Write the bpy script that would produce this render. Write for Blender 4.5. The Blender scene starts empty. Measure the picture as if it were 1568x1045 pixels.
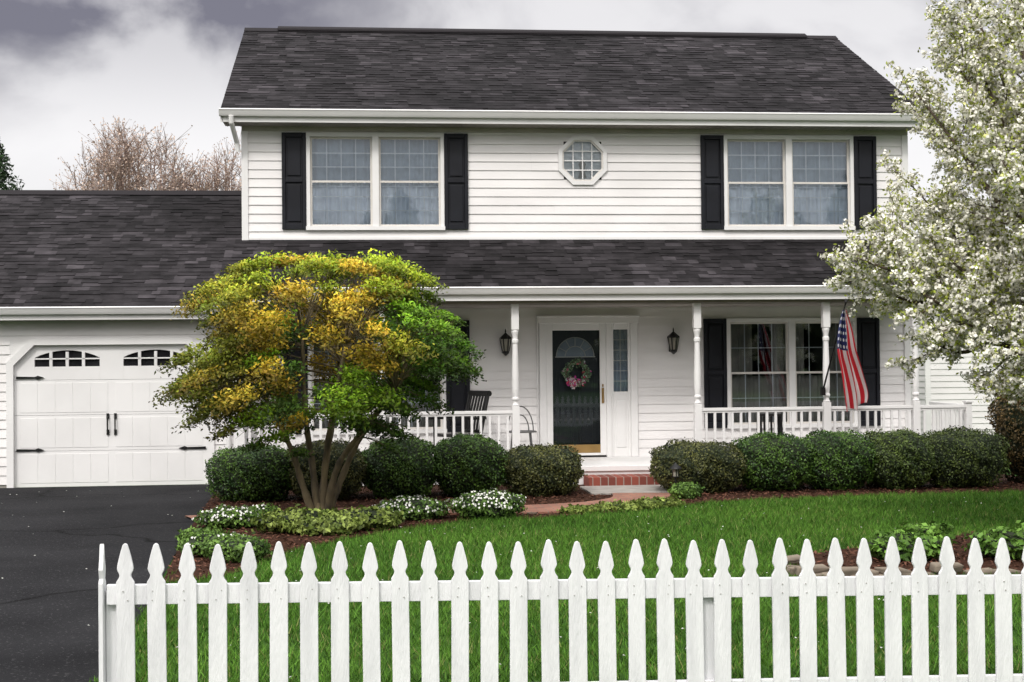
import bpy, math, random
import numpy as np
from mathutils import Matrix, Vector
random.seed(7); rng=np.random.default_rng(7)
scene=bpy.context.scene
# ------------------------------------------------------------------ helpers
def empty(name):
    o=bpy.data.objects.new(name,None); scene.collection.objects.link(o); return o
def nodes(m):
    m.use_nodes=True; nt=m.node_tree; nt.nodes.clear(); return nt
def mk(name,c1,c2=None,rough=.6,scale=4,detail=6,bump=0,bscale=60,stretch=(1,1,1),lo=.35,hi=.65,spec=.5,metal=0):
    m=bpy.data.materials.new(name); nt=nodes(m); N=nt.nodes; L=nt.links
    out=N.new('ShaderNodeOutputMaterial'); b=N.new('ShaderNodeBsdfPrincipled'); L.new(b.outputs[0],out.inputs[0])
    b.inputs['Roughness'].default_value=rough; b.inputs['Metallic'].default_value=metal
    b.inputs['Specular IOR Level'].default_value=spec
    tc=N.new('ShaderNodeTexCoord'); mp=N.new('ShaderNodeMapping'); mp.inputs['Scale'].default_value=stretch
    L.new(tc.outputs['Object'],mp.inputs[0])
    c2=c2 or tuple(x*.85 for x in c1)
    n=N.new('ShaderNodeTexNoise'); n.inputs['Scale'].default_value=scale; n.inputs['Detail'].default_value=detail; L.new(mp.outputs[0],n.inputs['Vector'])
    r=N.new('ShaderNodeValToRGB'); r.color_ramp.elements[0].position=lo; r.color_ramp.elements[1].position=hi
    r.color_ramp.elements[0].color=(*c1,1); r.color_ramp.elements[1].color=(*c2,1)
    L.new(n.outputs[0],r.inputs[0]); L.new(r.outputs[0],b.inputs['Base Color'])
    if bump:
        n2=N.new('ShaderNodeTexNoise'); n2.inputs['Scale'].default_value=bscale; n2.inputs['Detail'].default_value=4; L.new(mp.outputs[0],n2.inputs['Vector'])
        bp=N.new('ShaderNodeBump'); bp.inputs['Strength'].default_value=bump; bp.inputs['Distance'].default_value=.02
        L.new(n2.outputs[0],bp.inputs['Height']); L.new(bp.outputs[0],b.inputs['Normal'])
    return m
def mk_leaf(name,trans=.35,rough=.55,spec=.25):
    m=bpy.data.materials.new(name); nt=nodes(m); N=nt.nodes; L=nt.links
    out=N.new('ShaderNodeOutputMaterial'); a=N.new('ShaderNodeAttribute'); a.attribute_name='Col'
    b=N.new('ShaderNodeBsdfPrincipled'); b.inputs['Roughness'].default_value=rough; b.inputs['Specular IOR Level'].default_value=spec
    L.new(a.outputs['Color'],b.inputs['Base Color'])
    if trans<=0: L.new(b.outputs[0],out.inputs[0]); return m
    t=N.new('ShaderNodeBsdfTranslucent'); mx=N.new('ShaderNodeMixShader'); mx.inputs[0].default_value=trans
    L.new(a.outputs['Color'],t.inputs['Color'])
    L.new(b.outputs[0],mx.inputs[1]); L.new(t.outputs[0],mx.inputs[2]); L.new(mx.outputs[0],out.inputs[0]); return m

class B:
    def __init__(s): s.v=[];s.f=[];s.m=[];s.uv=[]
    def poly(s,pts,mi=0,uv=None):
        n=len(s.v); s.v+= [tuple(p) for p in pts]; s.f.append(tuple(range(n,n+len(pts)))); s.m.append(mi); s.uv.append(uv)
    def box(s,x0,x1,y0,y1,z0,z1,mi=0):
        n=len(s.v); s.v+=[(x0,y0,z0),(x1,y0,z0),(x1,y1,z0),(x0,y1,z0),(x0,y0,z1),(x1,y0,z1),(x1,y1,z1),(x0,y1,z1)]
        for q in ((0,3,2,1),(4,5,6,7),(0,1,5,4),(1,2,6,5),(2,3,7,6),(3,0,4,7)):
            s.f.append(tuple(n+i for i in q)); s.m.append(mi); s.uv.append(None)
    def ext(s,prof,axis,a,b,mi=0):
        k=len(prof); n=len(s.v)
        for c in (a,b):
            for p in prof:
                s.v.append((c,p[0],p[1]) if axis=='x' else ((p[0],c,p[1]) if axis=='y' else (p[0],p[1],c)))
        fs=[tuple(n+i for i in range(k)),tuple(n+k+i for i in reversed(range(k)))]
        for i in range(k):
            j=(i+1)%k; fs.append((n+j,n+i,n+k+i,n+k+j))
        for f in fs: s.f.append(f); s.m.append(mi); s.uv.append(None)
    def tube(s,pts,rads,n=6,mi=0,cap=True):
        base=len(s.v); P=[Vector(p) for p in pts]
        up=Vector((.13,.31,.94))
        for i,p in enumerate(P):
            d=(P[min(i+1,len(P)-1)]-P[max(i-1,0)])
            if d.length<1e-9: d=Vector((0,0,1))
            d.normalize(); u=up if abs(d.dot(up))<.93 else Vector((1,.1,0))
            a=d.cross(u).normalized(); b=d.cross(a)
            for k in range(n):
                t=2*math.pi*k/n; q=p+(a*math.cos(t)+b*math.sin(t))*rads[i]; s.v.append(q[:])
        for i in range(len(P)-1):
            for k in range(n):
                k2=(k+1)%n; s.f.append((base+i*n+k,base+i*n+k2,base+(i+1)*n+k2,base+(i+1)*n+k)); s.m.append(mi); s.uv.append(None)
        if cap:
            s.f.append(tuple(base+k for k in range(n))); s.m.append(mi); s.uv.append(None)
            e=base+(len(P)-1)*n; s.f.append(tuple(e+k for k in reversed(range(n)))); s.m.append(mi); s.uv.append(None)
    def lathe(s,cx,cy,prof,n=16,mi=0):
        s.tube([(cx,cy,z) for z,r in prof],[r for z,r in prof],n,mi)
    def obj(s,name,mats,parent=None,smooth=False,bevel=0,recalc=True):
        me=bpy.data.meshes.new(name); me.from_pydata(s.v,[],s.f)
        for m in (mats if isinstance(mats,(list,tuple)) else [mats]): me.materials.append(m)
        me.polygons.foreach_set('material_index',s.m)
        if any(u is not None for u in s.uv):
            l=me.uv_layers.new(name='UVMap'); i=0
            for f,u in zip(s.f,s.uv):
                for k in range(len(f)):
                    l.data[i].uv=u[k] if u else (0,0); i+=1
        if smooth: me.polygons.foreach_set('use_smooth',[True]*len(me.polygons))
        if recalc:
            import bmesh
            bm=bmesh.new(); bm.from_mesh(me); bmesh.ops.recalc_face_normals(bm,faces=bm.faces); bm.to_mesh(me); bm.free()
        me.update(); o=bpy.data.objects.new(name,me); scene.collection.objects.link(o)
        if parent: o.parent=parent
        if bevel:
            md=o.modifiers.new('bevel','BEVEL'); md.width=bevel; md.segments=2; md.limit_method='ANGLE'
        return o
def unit(a): return a/np.maximum(np.linalg.norm(a,axis=1,keepdims=True),1e-9)
def quads(name,V,k,col,mat,parent=None):
    n=len(V)//k; me=bpy.data.meshes.new(name)
    me.vertices.add(n*k); me.vertices.foreach_set('co',V.astype(np.float32).ravel())
    me.loops.add(n*k); me.loops.foreach_set('vertex_index',np.arange(n*k,dtype=np.int32))
    me.polygons.add(n); me.polygons.foreach_set('loop_start',np.arange(0,n*k,k,dtype=np.int32))
    try: me.polygons.foreach_set('loop_total',np.full(n,k,dtype=np.int32))
    except Exception: pass
    ca=me.color_attributes.new('Col','FLOAT_COLOR','POINT')
    c=np.ones((n*k,4),np.float32); c[:,:3]=np.repeat(np.clip(col,0,1),k,axis=0); ca.data.foreach_set('color',c.ravel())
    me.materials.append(mat); me.update(calc_edges=True); me.validate()
    o=bpy.data.objects.new(name,me); scene.collection.objects.link(o)
    if parent: o.parent=parent
    return o
def leaf_verts(C,L,W,N=None,spread=1.0):
    n=len(C); R=unit(rng.normal(size=(n,3)))
    Nn=R if N is None else unit(N+R*spread)
    a=unit(np.cross(Nn,unit(rng.normal(size=(n,3))))); b=np.cross(Nn,a)
    L=np.broadcast_to(np.asarray(L,float).reshape(-1,1),(n,1)); W=np.broadcast_to(np.asarray(W,float).reshape(-1,1),(n,1))
    V=np.stack([C-a*L/2,C+b*W/2-a*L*.05+Nn*W*.15,C+a*L/2,C-b*W/2-a*L*.05+Nn*W*.15],axis=1)
    return V.reshape(-1,3)
def inpoly(x,y,poly):
    c=np.zeros(len(x),bool); n=len(poly)
    for i in range(n):
        x1,y1=poly[i]; x2,y2=poly[(i+1)%n]
        if y1==y2: continue
        c^=((y1>y)!=(y2>y))&(x<(x2-x1)*(y-y1)/(y2-y1)+x1)
    return c
def smoothline(pts,n=10,closed=False):
    P=[np.array(p,float) for p in pts]; out=[]
    m=len(P); rngi=range(m) if closed else range(m-1)
    for i in rngi:
        p0=P[(i-1)%m] if closed or i>0 else P[i]; p1=P[i]; p2=P[(i+1)%m]; p3=P[(i+2)%m] if closed or i+2<m else P[(i+1)%m]
        for t in np.linspace(0,1,n,endpoint=False):
            out.append(tuple(.5*((2*p1)+(-p0+p2)*t+(2*p0-5*p1+4*p2-p3)*t*t+(-p0+3*p1-3*p2+p3)*t**3)))
    if not closed: out.append(tuple(P[-1]))
    return out
# ------------------------------------------------------------------ materials
white=mk('white_paint',(.79,.78,.775),(.72,.71,.705),.45,1.2,bump=.05,bscale=40)
sidingM=mk('white_siding',(.79,.77,.765),(.71,.69,.685),.5,.9,8,bump=.04,bscale=30,stretch=(1,1,2.5))
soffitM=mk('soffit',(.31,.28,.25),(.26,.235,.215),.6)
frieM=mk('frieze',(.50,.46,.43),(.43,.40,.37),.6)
trimM=mk('window_vinyl',(.66,.63,.59),(.60,.57,.53),.4)
muntM=mk('muntin',(.68,.70,.72),(.60,.62,.65),.5)
blackM=mk('shutter_black',(.006,.0065,.010),(.010,.011,.016),.5,3,spec=.25)
ironM=mk('black_iron',(.008,.008,.008),(.014,.014,.014),.4,8,spec=.3)
brassM=mk('brass',(.42,.27,.10),(.34,.21,.08),.42,5,metal=.8)
darkM=mk('interior_dark',(.06,.06,.065),(.04,.04,.045),.9)
curtM=mk('curtain_sheer',(.40,.46,.53),(.28,.33,.39),.9,3)
curt2M=mk('curtain_white',(.80,.85,.93),(.60,.65,.73),.9,3)
curt3M=mk('curtain_dim',(.34,.32,.28),(.20,.19,.17),.9,2)
laceM=mk('lace',(.66,.66,.65),(.50,.51,.52),.9,14)
doorInM=mk('inner_door',(.010,.012,.019),(.016,.018,.026),.35)
concM=mk('concrete',(.36,.33,.30),(.26,.24,.22),.85,5,bump=.2)
barkM=mk('bark',(.13,.095,.07),(.06,.045,.03),.85,9,bump=.5,bscale=35,stretch=(1,1,.35))
mbarkM=mk('maple_bark',(.22,.17,.09),(.06,.048,.03),.8,7,bump=.5,bscale=30,stretch=(1,1,.4))
twigM=mk('twigs',(.30,.22,.18),(.20,.14,.12),.9,3)
leafM=mk_leaf('leaves',.15); petalM=mk_leaf('petals',0,.8,.1); bushM=mk_leaf('bush_leaves',0,.5,.3); grassM=mk_leaf('grass_blades',.0,.7,.15); chipM=mk_leaf('chips',.0,.9)
stoneM=mk('stone',(.24,.20,.155),(.11,.09,.07),.9,3,bump=.6,bscale=15,spec=.2)
wfenceM=mk('fence_paint',(.78,.78,.795),(.62,.62,.64),.55,2.2,9,bump=.3,bscale=22,stretch=(7,7,1),lo=.42,hi=.82)

def glass_mat(name='window_glass',base=.07):
    m=bpy.data.materials.new(name); nt=nodes(m); N=nt.nodes; L=nt.links
    o=N.new('ShaderNodeOutputMaterial'); t=N.new('ShaderNodeBsdfTransparent'); t.inputs[0].default_value=(.88,.92,.95,1)
    g=N.new('ShaderNodeBsdfGlossy'); g.inputs['Roughness'].default_value=.02; g.inputs[0].default_value=(.9,.95,1,1)
    mx=N.new('ShaderNodeMixShader'); fr=N.new('ShaderNodeFresnel'); fr.inputs[0].default_value=1.5
    ad=N.new('ShaderNodeMath'); ad.operation='ADD'; ad.inputs[1].default_value=base; L.new(fr.outputs[0],ad.inputs[0]); L.new(ad.outputs[0],mx.inputs[0])
    tc=N.new('ShaderNodeTexCoord'); n=N.new('ShaderNodeTexNoise'); n.inputs['Scale'].default_value=1.6; bp=N.new('ShaderNodeBump'); bp.inputs['Strength'].default_value=.05
    L.new(tc.outputs['Object'],n.inputs['Vector']); L.new(n.outputs[0],bp.inputs['Height']); L.new(bp.outputs[0],g.inputs['Normal'])
    L.new(t.outputs[0],mx.inputs[1]); L.new(g.outputs[0],mx.inputs[2]); L.new(mx.outputs[0],o.inputs[0]); return m
glassM=glass_mat()

def shingle_mat(i,f):
    m=bpy.data.materials.new('asphalt_shingles_%d'%i); nt=nodes(m); N=nt.nodes; L=nt.links
    o=N.new('ShaderNodeOutputMaterial'); b=N.new('ShaderNodeBsdfPrincipled'); b.inputs['Roughness'].default_value=.9; b.inputs['Specular IOR Level'].default_value=.15
    L.new(b.outputs[0],o.inputs[0])
    uv=N.new('ShaderNodeUVMap')
    mp=N.new('ShaderNodeMapping'); mp.inputs['Scale'].default_value=(.30,.42,1); mp.inputs['Rotation'].default_value=(0,0,.5); L.new(uv.outputs[0],mp.inputs[0])
    n=N.new('ShaderNodeTexNoise'); n.inputs['Scale'].default_value=1.1; n.inputs['Detail'].default_value=7; n.inputs['Roughness'].default_value=.65; L.new(mp.outputs[0],n.inputs['Vector'])
    r=N.new('ShaderNodeMapRange'); r.inputs[1].default_value=.32; r.inputs[2].default_value=.68; r.inputs[3].default_value=.45; r.inputs[4].default_value=1.6; L.new(n.outputs[0],r.inputs[0])
    n3=N.new('ShaderNodeTexNoise'); n3.inputs['Scale'].default_value=.05; n3.inputs['Detail'].default_value=4; L.new(uv.outputs[0],n3.inputs['Vector'])
    r3=N.new('ShaderNodeMapRange'); r3.inputs[1].default_value=.35; r3.inputs[2].default_value=.65; r3.inputs[3].default_value=.6; r3.inputs[4].default_value=1.4; L.new(n3.outputs[0],r3.inputs[0])
    mu0=N.new('ShaderNodeMath'); mu0.operation='MULTIPLY'; L.new(r.outputs[0],mu0.inputs[0]); L.new(r3.outputs[0],mu0.inputs[1])
    mu=N.new('ShaderNodeVectorMath'); mu.operation='SCALE'; mu.inputs[0].default_value=(.0240*f,.0215*f,.0238*f); L.new(mu0.outputs[0],mu.inputs['Scale']); L.new(mu.outputs[0],b.inputs['Base Color'])
    n2=N.new('ShaderNodeTexNoise'); n2.inputs['Scale'].default_value=9; L.new(uv.outputs[0],n2.inputs['Vector'])
    bp=N.new('ShaderNodeBump'); bp.inputs['Strength'].default_value=.4; bp.inputs['Distance'].default_value=.01; L.new(n2.outputs[0],bp.inputs['Height']); L.new(bp.outputs[0],b.inputs['Normal'])
    return m
shingMs=[shingle_mat(i,f) for i,f in enumerate((.95,.55,1.6,.78))]; shingM=shingMs[0]
def brick_mat(name,c1,c2,mortar,w=.2,h=.075,rot=False):
    m=bpy.data.materials.new(name); nt=nodes(m); N=nt.nodes; L=nt.links
    o=N.new('ShaderNodeOutputMaterial'); b=N.new('ShaderNodeBsdfPrincipled'); b.inputs['Roughness'].default_value=.85; L.new(b.outputs[0],o.inputs[0])
    tc=N.new('ShaderNodeTexCoord'); mp=N.new('ShaderNodeMapping')
    if rot: mp.inputs['Rotation'].default_value=(math.radians(-90),0,0)
    L.new(tc.outputs['Object'],mp.inputs[0])
    k=N.new('ShaderNodeTexBrick'); k.inputs['Scale'].default_value=1; k.inputs['Brick Width'].default_value=w; k.inputs['Row Height'].default_value=h; k.inputs['Mortar Size'].default_value=.007
    k.inputs['Color1'].default_value=(*c1,1); k.inputs['Color2'].default_value=(*c2,1); k.inputs['Mortar'].default_value=(*mortar,1)
    L.new(mp.outputs[0],k.inputs['Vector']); L.new(k.outputs[0],b.inputs['Base Color']); return m
brickStepM=brick_mat('brick_step',(.24,.055,.035),(.15,.035,.024),(.26,.22,.19),.11,.16,True)
brickPathM=brick_mat('brick_paver',(.33,.15,.10),(.23,.10,.07),(.17,.13,.10),.2,.1)

# ------------------------------------------------------------------ house
house=empty('white_house')
W=22.2; XL,XR=-1.9,8.7
def siding(name,x0,x1,z0,z1,Y,holes,parent,h=.137,sign=-1,axis='x'):
    b=B(); n=int(math.ceil((z1-z0)/h))
    for i in range(n):
        a=z0+i*h; c=min(a+h,z1)
        cuts=sorted({a,c,*[z for q in holes for z in q[2:4] if a<z<c]})
        seam=x0+random.uniform(.6,3.6)
        for s0,s1 in zip(cuts,cuts[1:]):
            mid=(s0+s1)/2; xs=[(x0,x1)]
            for q in holes:
                if q[2]<mid<q[3]:
                    nx=[]
                    for p in xs:
                        if q[1]<=p[0] or q[0]>=p[1]: nx.append(p); continue
                        if p[0]<q[0]: nx.append((p[0],q[0]))
                        if p[1]>q[1]: nx.append((q[1],p[1]))
                    xs=nx
            ya=Y+sign*.017*(1-(s0-a)/h); yb=Y+sign*.017*(1-(s1-a)/h)
            ys=[]
            for p in xs:
                q=p[0]; sm=seam
                while sm<p[1]:
                    if sm>q+.1: ys.append((q,sm)); q=sm
                    sm+=3.7
                ys.append((q,p[1]))
            for p in ys:
                o=sign*(.003 if int((p[0]+50)/1.9)%2 else 0)
                if axis=='x':
                    b.poly([(p[0],ya+o,s0),(p[1],ya+o,s0),(p[1],yb+o,s1),(p[0],yb+o,s1)])
                    if s0==a: b.poly([(p[0],Y,s0),(p[1],Y,s0),(p[1],ya+o,s0),(p[0],ya+o,s0)])
                else:
                    b.poly([(ya,p[0],s0),(ya,p[1],s0),(yb,p[1],s1),(yb,p[0],s1)])
                    if s0==a: b.poly([(Y,p[0],s0),(Y,p[1],s0),(ya,p[1],s0),(ya,p[0],s0)])
    return b.obj(name,sidingM,parent,recalc=False)
winU=[(.145,3.86,5.36),(6.735,3.86,5.36)]; winD=[(.145,.70,2.44),(6.75,.70,2.44)]; WW=2.13
OC=(3.40,4.95)
holes=[(c-WW/2+.03,c+WW/2-.03,a+.03,b_-.03) for c,a,b_ in winU+winD]+[(2.72,4.18,.25,2.44),(OC[0]-.3,OC[0]+.3,OC[1]-.3,OC[1]+.3)]
siding('front_siding',XL,XR,.27,5.56,W,holes,house)
b=B(); b.box(XL,XR,W+.02,W+.3,-.3,.27); b.obj('foundation',concM,house)
siding('left_siding',W,W+8,.0,5.56,XL,[],house,sign=-1,axis='y'); siding('right_siding',W,W+8,.0,5.56,XR,[],house,sign=1,axis='y')
b=B(); b.box(XL,XR,W+7.9,W+8,0,5.56); b.box(XL+.02,XR-.02,W+3.2,W+3.3,0,5.5); b.box(XL+.02,XR-.02,W+.3,W+3.2,2.75,2.85); b.box(XL+.02,XR-.02,W+.3,W+3.2,5.50,5.54)
b.obj('interior_and_back_walls',darkM,house)
ridgeY,ridgeZ,eY,eZ=26.2,7.88,21.75,5.645
b=B()
for x,s in ((XL,-1),(XR,1)):
    b.ext([(W,5.52),(W+8,5.52),(ridgeY,ridgeZ-.12)],'x',x-.02,x+.02)
b.obj('gable_walls',sidingM,house)
def shroof(name,x0,x1,y0,z0,y1,z1,parent,seg=.142):
    L=math.hypot(y1-y0,z1-z0); n=round(L/seg); dy,dz=(y1-y0)/L,(z1-z0)/L; ny,nz=(-dz,dy) if dy>0 else (dz,-dy)
    b=B(); lift=.009; hL=L/n
    def P(x,d,l): return (x,y0+dy*d+ny*l,z0+dz*d+nz*l)
    for i in range(n):
        a=i*hL; c=a+hL; x=x0
        while x<x1-1e-6:
            xe=min(x+random.choice([.12,.16,.2,.26,.34]),x1); l=lift*random.choice([.5,.9,1.5]); w=random.choice([0,0,.014,-.014,.024])
            u0,u1=x/seg,xe/seg; cl_=math.sin(x*1.7+i*.35)+math.sin(x*.6-i*.5)
            mi=random.choices([0,1,2,3],weights=[4,2+max(0,-cl_)*2,1.2+max(0,cl_)*1.6,3])[0]
            b.poly([P(x,a-w,l),P(xe,a-w,l),P(xe,c+.02,.0015),P(x,c+.02,.0015)],mi,[(u0,i+.02),(u1,i+.02),(u1,i+.98),(u0,i+.98)])
            b.poly([P(x,a-w,-.01),P(xe,a-w,-.01),P(xe,a-w,l),P(x,a-w,l)],1,[(u0,i+.01),(u1,i+.01),(u1,i+.02),(u0,i+.02)])
            x=xe
    b.ext([(y0+dy*.0,z0-.02),(y1,z1-.02),(y1,z1-.09),(y0,z0-.09)],'x',x0+.01,x1-.01)
    return b.obj(name,shingMs,parent,recalc=False)
RX0,RX1=-2.18,8.9
shroof('main_roof_front',RX0,RX1,eY,eZ,ridgeY,ridgeZ,house)
b=B(); b.ext([(ridgeY,ridgeZ),(ridgeY+4.45,eZ),(ridgeY+4.45,eZ-.08),(ridgeY,ridgeZ-.08)],'x',RX0,RX1); b.obj('main_roof_back',shingM,house)
b=B(); b.ext([(ridgeY-.16,ridgeZ-.06),(ridgeY,ridgeZ+.035),(ridgeY+.16,ridgeZ-.06)],'x',RX0,RX1); b.ext([(ridgeY-.15,ridgeZ-.035),(ridgeY-.14,ridgeZ+.0),(ridgeY,ridgeZ+.07),(ridgeY+.15,ridgeZ-.03)],'x',RX0+.6,RX1-.6); b.obj('ridge_cap',shingM,house)
b=B()
for x0,x1 in ((RX0,RX0+.025),(RX1-.025,RX1)):
    b.ext([(eY+.02,eZ-.02),(ridgeY,ridgeZ-.02),(ridgeY,ridgeZ-.20),(eY+.02,eZ-.20)],'x',x0-.004,x1+.004)
    b.ext([(2*ridgeY-eY-.02,eZ-.02),(ridgeY,ridgeZ-.02),(ridgeY,ridgeZ-.20),(2*ridgeY-eY-.02,eZ-.20)],'x',x0-.004,x1+.004)
b.box(RX0+.02,RX1-.02,eY+.02,eY+.045,eZ-.19,eZ-.02)
b.obj('rake_and_fascia',white,house)
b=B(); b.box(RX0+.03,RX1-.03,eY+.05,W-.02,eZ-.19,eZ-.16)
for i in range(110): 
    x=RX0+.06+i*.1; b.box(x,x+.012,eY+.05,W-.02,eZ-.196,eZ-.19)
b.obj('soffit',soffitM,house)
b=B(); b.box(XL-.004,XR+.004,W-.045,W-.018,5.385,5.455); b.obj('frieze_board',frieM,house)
def gutter(b,x0,x1,Y,Z):
    b.ext([(Y,Z),(Y-.10,Z),(Y-.115,Z-.015),(Y-.10,Z-.035),(Y-.075,Z-.085),(Y-.06,Z-.11),(Y,Z-.11)],'x',x0,x1)
b=B(); gutter(b,RX0-.02,RX1+.02,eY+.018,eZ+.0)
b.tube([(-2.02,eY-.03,eZ-.1),(-2.02,eY-.01,eZ-.2),(-1.97,W-.12,eZ-.45),(-1.95,W-.10,eZ-.6)],[.04]*4,8)
b.obj('gutter',white,house,bevel=.004)
b=B(); b.box(XL-.01,XL+.09,W-.035,W-.0,3.6,5.38); b.box(XR-.09,XR+.01,W-.035,W-.0,.27,5.38); b.box(XL-.01,XL+.09,W-.035,W-.0,.27,3.2)
b.box(XL+.09,XR-.09,W-.03,W,3.70,3.745)
b.obj('corner_boards',white,house,bevel=.004)

# windows -----------------------------------------------------------
def curtain(b,x0,x1,z0,z1,Y,mi,amp=.02,freq=34,seed=0):
    n=int((x1-x0)/.012); ph=seed*1.7
    P=[]
    for i in range(n+1):
        x=x0+(x1-x0)*i/n; y=Y+amp*math.sin(x*freq+ph+1.5*math.sin(x*7+ph))+amp*.4*math.sin(x*freq*2.3+ph)
        P.append((x,y))
    for i in range(n):
        (xa,ya),(xb,yb)=P[i],P[i+1]; b.poly([(xa,ya,z0),(xb,yb,z0),(xb,Y+(yb-Y)*.6,z1),(xa,Y+(ya-Y)*.6,z1)],mi)
def window(name,c,z0,z1,up=True):
    e=B(); w=WW/2; x0,x1=c-w,c+w; Yf=W-.045
    e.box(x0,x0+.055,Yf,W+.03,z0,z1); e.box(x1-.055,x1,Yf,W+.03,z0,z1)
    e.box(x0+.055,x1-.055,Yf+.002,W+.03,z1-.055,z1); e.box(x0-.01,x1+.01,Yf-.02,W+.03,z0-.01,z0+.05)
    e.box(c-.05,c+.05,Yf+.002,W+.05,z0+.05,z1-.055)
    g=B()
    zm=(z0+z1)/2+.0
    for a,d in ((x0+.055,c-.05),(c+.05,x1-.055)):
        for (q0,q1,yy) in ((z0+.05,zm+.015,W+.0),(zm-.015,z1-.055,W+.03)):
            s=.032
            e.box(a,a+s,yy,yy+.028,q0,q1,1); e.box(d-s,d,yy,yy+.028,q0,q1,1); e.box(a+s,d-s,yy+.001,yy+.028,q0,q0+s,1); e.box(a+s,d-s,yy+.001,yy+.028,q1-s,q1,1)
            g.poly([(a+s,yy+.012,q0+s),(d-s,yy+.012,q0+s),(d-s,yy+.012,q1-s),(a+s,yy+.012,q1-s)])
            for k in range(1,4):
                x=a+s+(d-a-2*s)*k/4; e.box(x-.007,x+.007,yy+.018,yy+.024,q0+s,q1-s,2)
            nr=3 if up else 2
            for k in range(1,nr):
                z=q0+s+(q1-q0-2*s)*k/nr; e.box(a+s,d-s,yy+.0185,yy+.0235,z-.007,z+.007,2)
    e.obj(name+'_frame',[white,trimM,muntM],house)
    g.obj(name+'_glass',glassM,house,recalc=False)
    cb=B()
    if up:
        for a,d in ((x0+.06,c-.05),(c+.05,x1-.06)):
            curtain(cb,a,d,zm-.0,z1-.05,W+.14,0,.020,30,c); curtain(cb,a,d,z0+.02,zm-.06,W+.105,1,.032,30,c+a)
            curtain(cb,a,d,zm-.06,zm-.0,W+.105,1,.022,52,c+a)
            cb.box(a,d,W+.065,W+.075,zm-.075,zm-.06,1)
    else:
        for a,d in ((x0+.06,x0+.45),(c-.28,c+.25),(x1-.45,x1-.06)):
            curtain(cb,a,d,z0,z1,W+.12,2,.025,40,c+a)
        curtain(cb,x0,x1,z0,zm-.05,W+.15,2,.02,36,c)
    cb.obj(name+'_curtains',[curtM,curt2M,curt3M],house,smooth=True,recalc=False)
    s=B()
    for a in (x0-.375,x1+.005):
        d=a+.37; zz0,zz1=z0-.0,z1
        s.box(a,a+.055,W-.06,W-.018,zz0,zz1); s.box(d-.055,d,W-.06,W-.018,zz0,zz1)
        for q0,q1 in ((zz0,zz0+.09),(zm-.02,zm+.05),(zz1-.07,zz1)): s.box(a+.055,d-.055,W-.058,W-.018,q0,q1)
        for q0,q1 in ((zz0+.09,zm-.02),(zm+.05,zz1-.07)):
            s.box(a+.055,d-.055,W-.030,W-.018,q0,q1); s.box(a+.085,d-.085,W-.05,W-.029,q0+.035,q1-.035)
    s.obj(name+'_shutters',blackM,house,bevel=.006)
for i,(c,a,d) in enumerate(winU): window(f'upper_window_{i}',c,a,d,True)
for i,(c,a,d) in enumerate(winD): window(f'porch_window_{i}',c,a,d,False)
def octo(r): return [(OC[0]+r/math.cos(math.pi/8)*math.cos(math.pi/8+i*math.pi/4),OC[1]+r/math.cos(math.pi/8)*math.sin(math.pi/8+i*math.pi/4)) for i in range(8)]
b=B()
for r0,r1,y0,y1,mi in ((.385,.325,W-.05,W+.02,0),(.325,.30,W-.03,W+.04,1)):
    A,C=octo(r0),octo(r1)
    for i in range(8):
        j=(i+1)%8; b.ext([A[i],A[j],C[j],C[i]],'y',y0,y1,mi)
for k in (-1,0,1):
    b.box(OC[0]+k*.15-.009,OC[0]+k*.15+.009,W-.006,W-.0,OC[1]-.29,OC[1]+.29,0); b.box(OC[0]-.29,OC[0]+.29,W-.0055,W-.0005,OC[1]+k*.15-.009,OC[1]+k*.15+.009,0)
b.obj('octagon_window_frame',[white,trimM],house)
b=B(); b.poly([(x,W+.005,z) for x,z in octo(.305)]); b.obj('octagon_window_glass',glass_mat('octagon_glass',.0),house,recalc=False)
b=B(); b.poly([(x,W+.035,z) for x,z in octo(.305)]); b.obj('octagon_lace_panel',laceM,house,recalc=False)
b=B(); b.ext([(OC[0]-.07,4.68),(OC[0]+.07,4.68),(OC[0]+.03,4.80),(OC[0]+.06,4.90),(OC[0],4.97),(OC[0]-.06,4.90),(OC[0]-.03,4.80)],'y',W+.024,W+.03); b.obj('octagon_ornament',curt3M,house)

# entry door ----------------------------------------------------------
b=B()
b.box(2.68,2.79,W-.05,W+.05,.27,2.38); b.box(4.13,4.24,W-.05,W+.05,.27,2.38); b.box(3.74,3.82,W-.045,W+.05,.27,2.38); b.box(2.66,4.26,W-.055,W+.05,2.38,2.48); b.box(2.64,4.28,W-.075,W+.02,2.48,2.505)
b.box(2.64,2.66,W-.05,W,.27,2.5)
b.box(2.79,2.89,W-.03,W+.0,.30,2.38); b.box(3.64,3.74,W-.03,W+.0,.30,2.38); b.box(2.89,3.64,W-.029,W+.0,2.27,2.38); b.box(2.89,3.64,W-.029,W,.30,.34)
b.box(3.82,3.86,W-.02,W+.02,.27,2.38); b.box(4.09,4.13,W-.02,W+.02,.27,2.38); b.box(3.86,4.09,W-.019,W+.02,.27,1.30); b.box(3.90,4.05,W-.032,W-.018,.42,1.16); b.box(3.86,4.09,W-.019,W+.02,2.28,2.38)
b.obj('door_frame',white,house,bevel=.006)
b=B(); b.box(2.89,3.64,W-.027,W-.006,.34,.47); b.box(3.665,3.70,W-.045,W-.03,1.12,1.36); b.tube([(3.683,W-.05,1.30),(3.683,W-.085,1.28),(3.683,W-.085,1.18),(3.683,W-.05,1.15)],[.01]*4,8); b.lathe(3.683,W-.05,[(1.38,.012),(1.42,.012)],8)
b.obj('brass_hardware',brassM,house,bevel=.004)
b=B(); b.box(2.86,3.67,W+.09,W+.13,.3,2.36)
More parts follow.
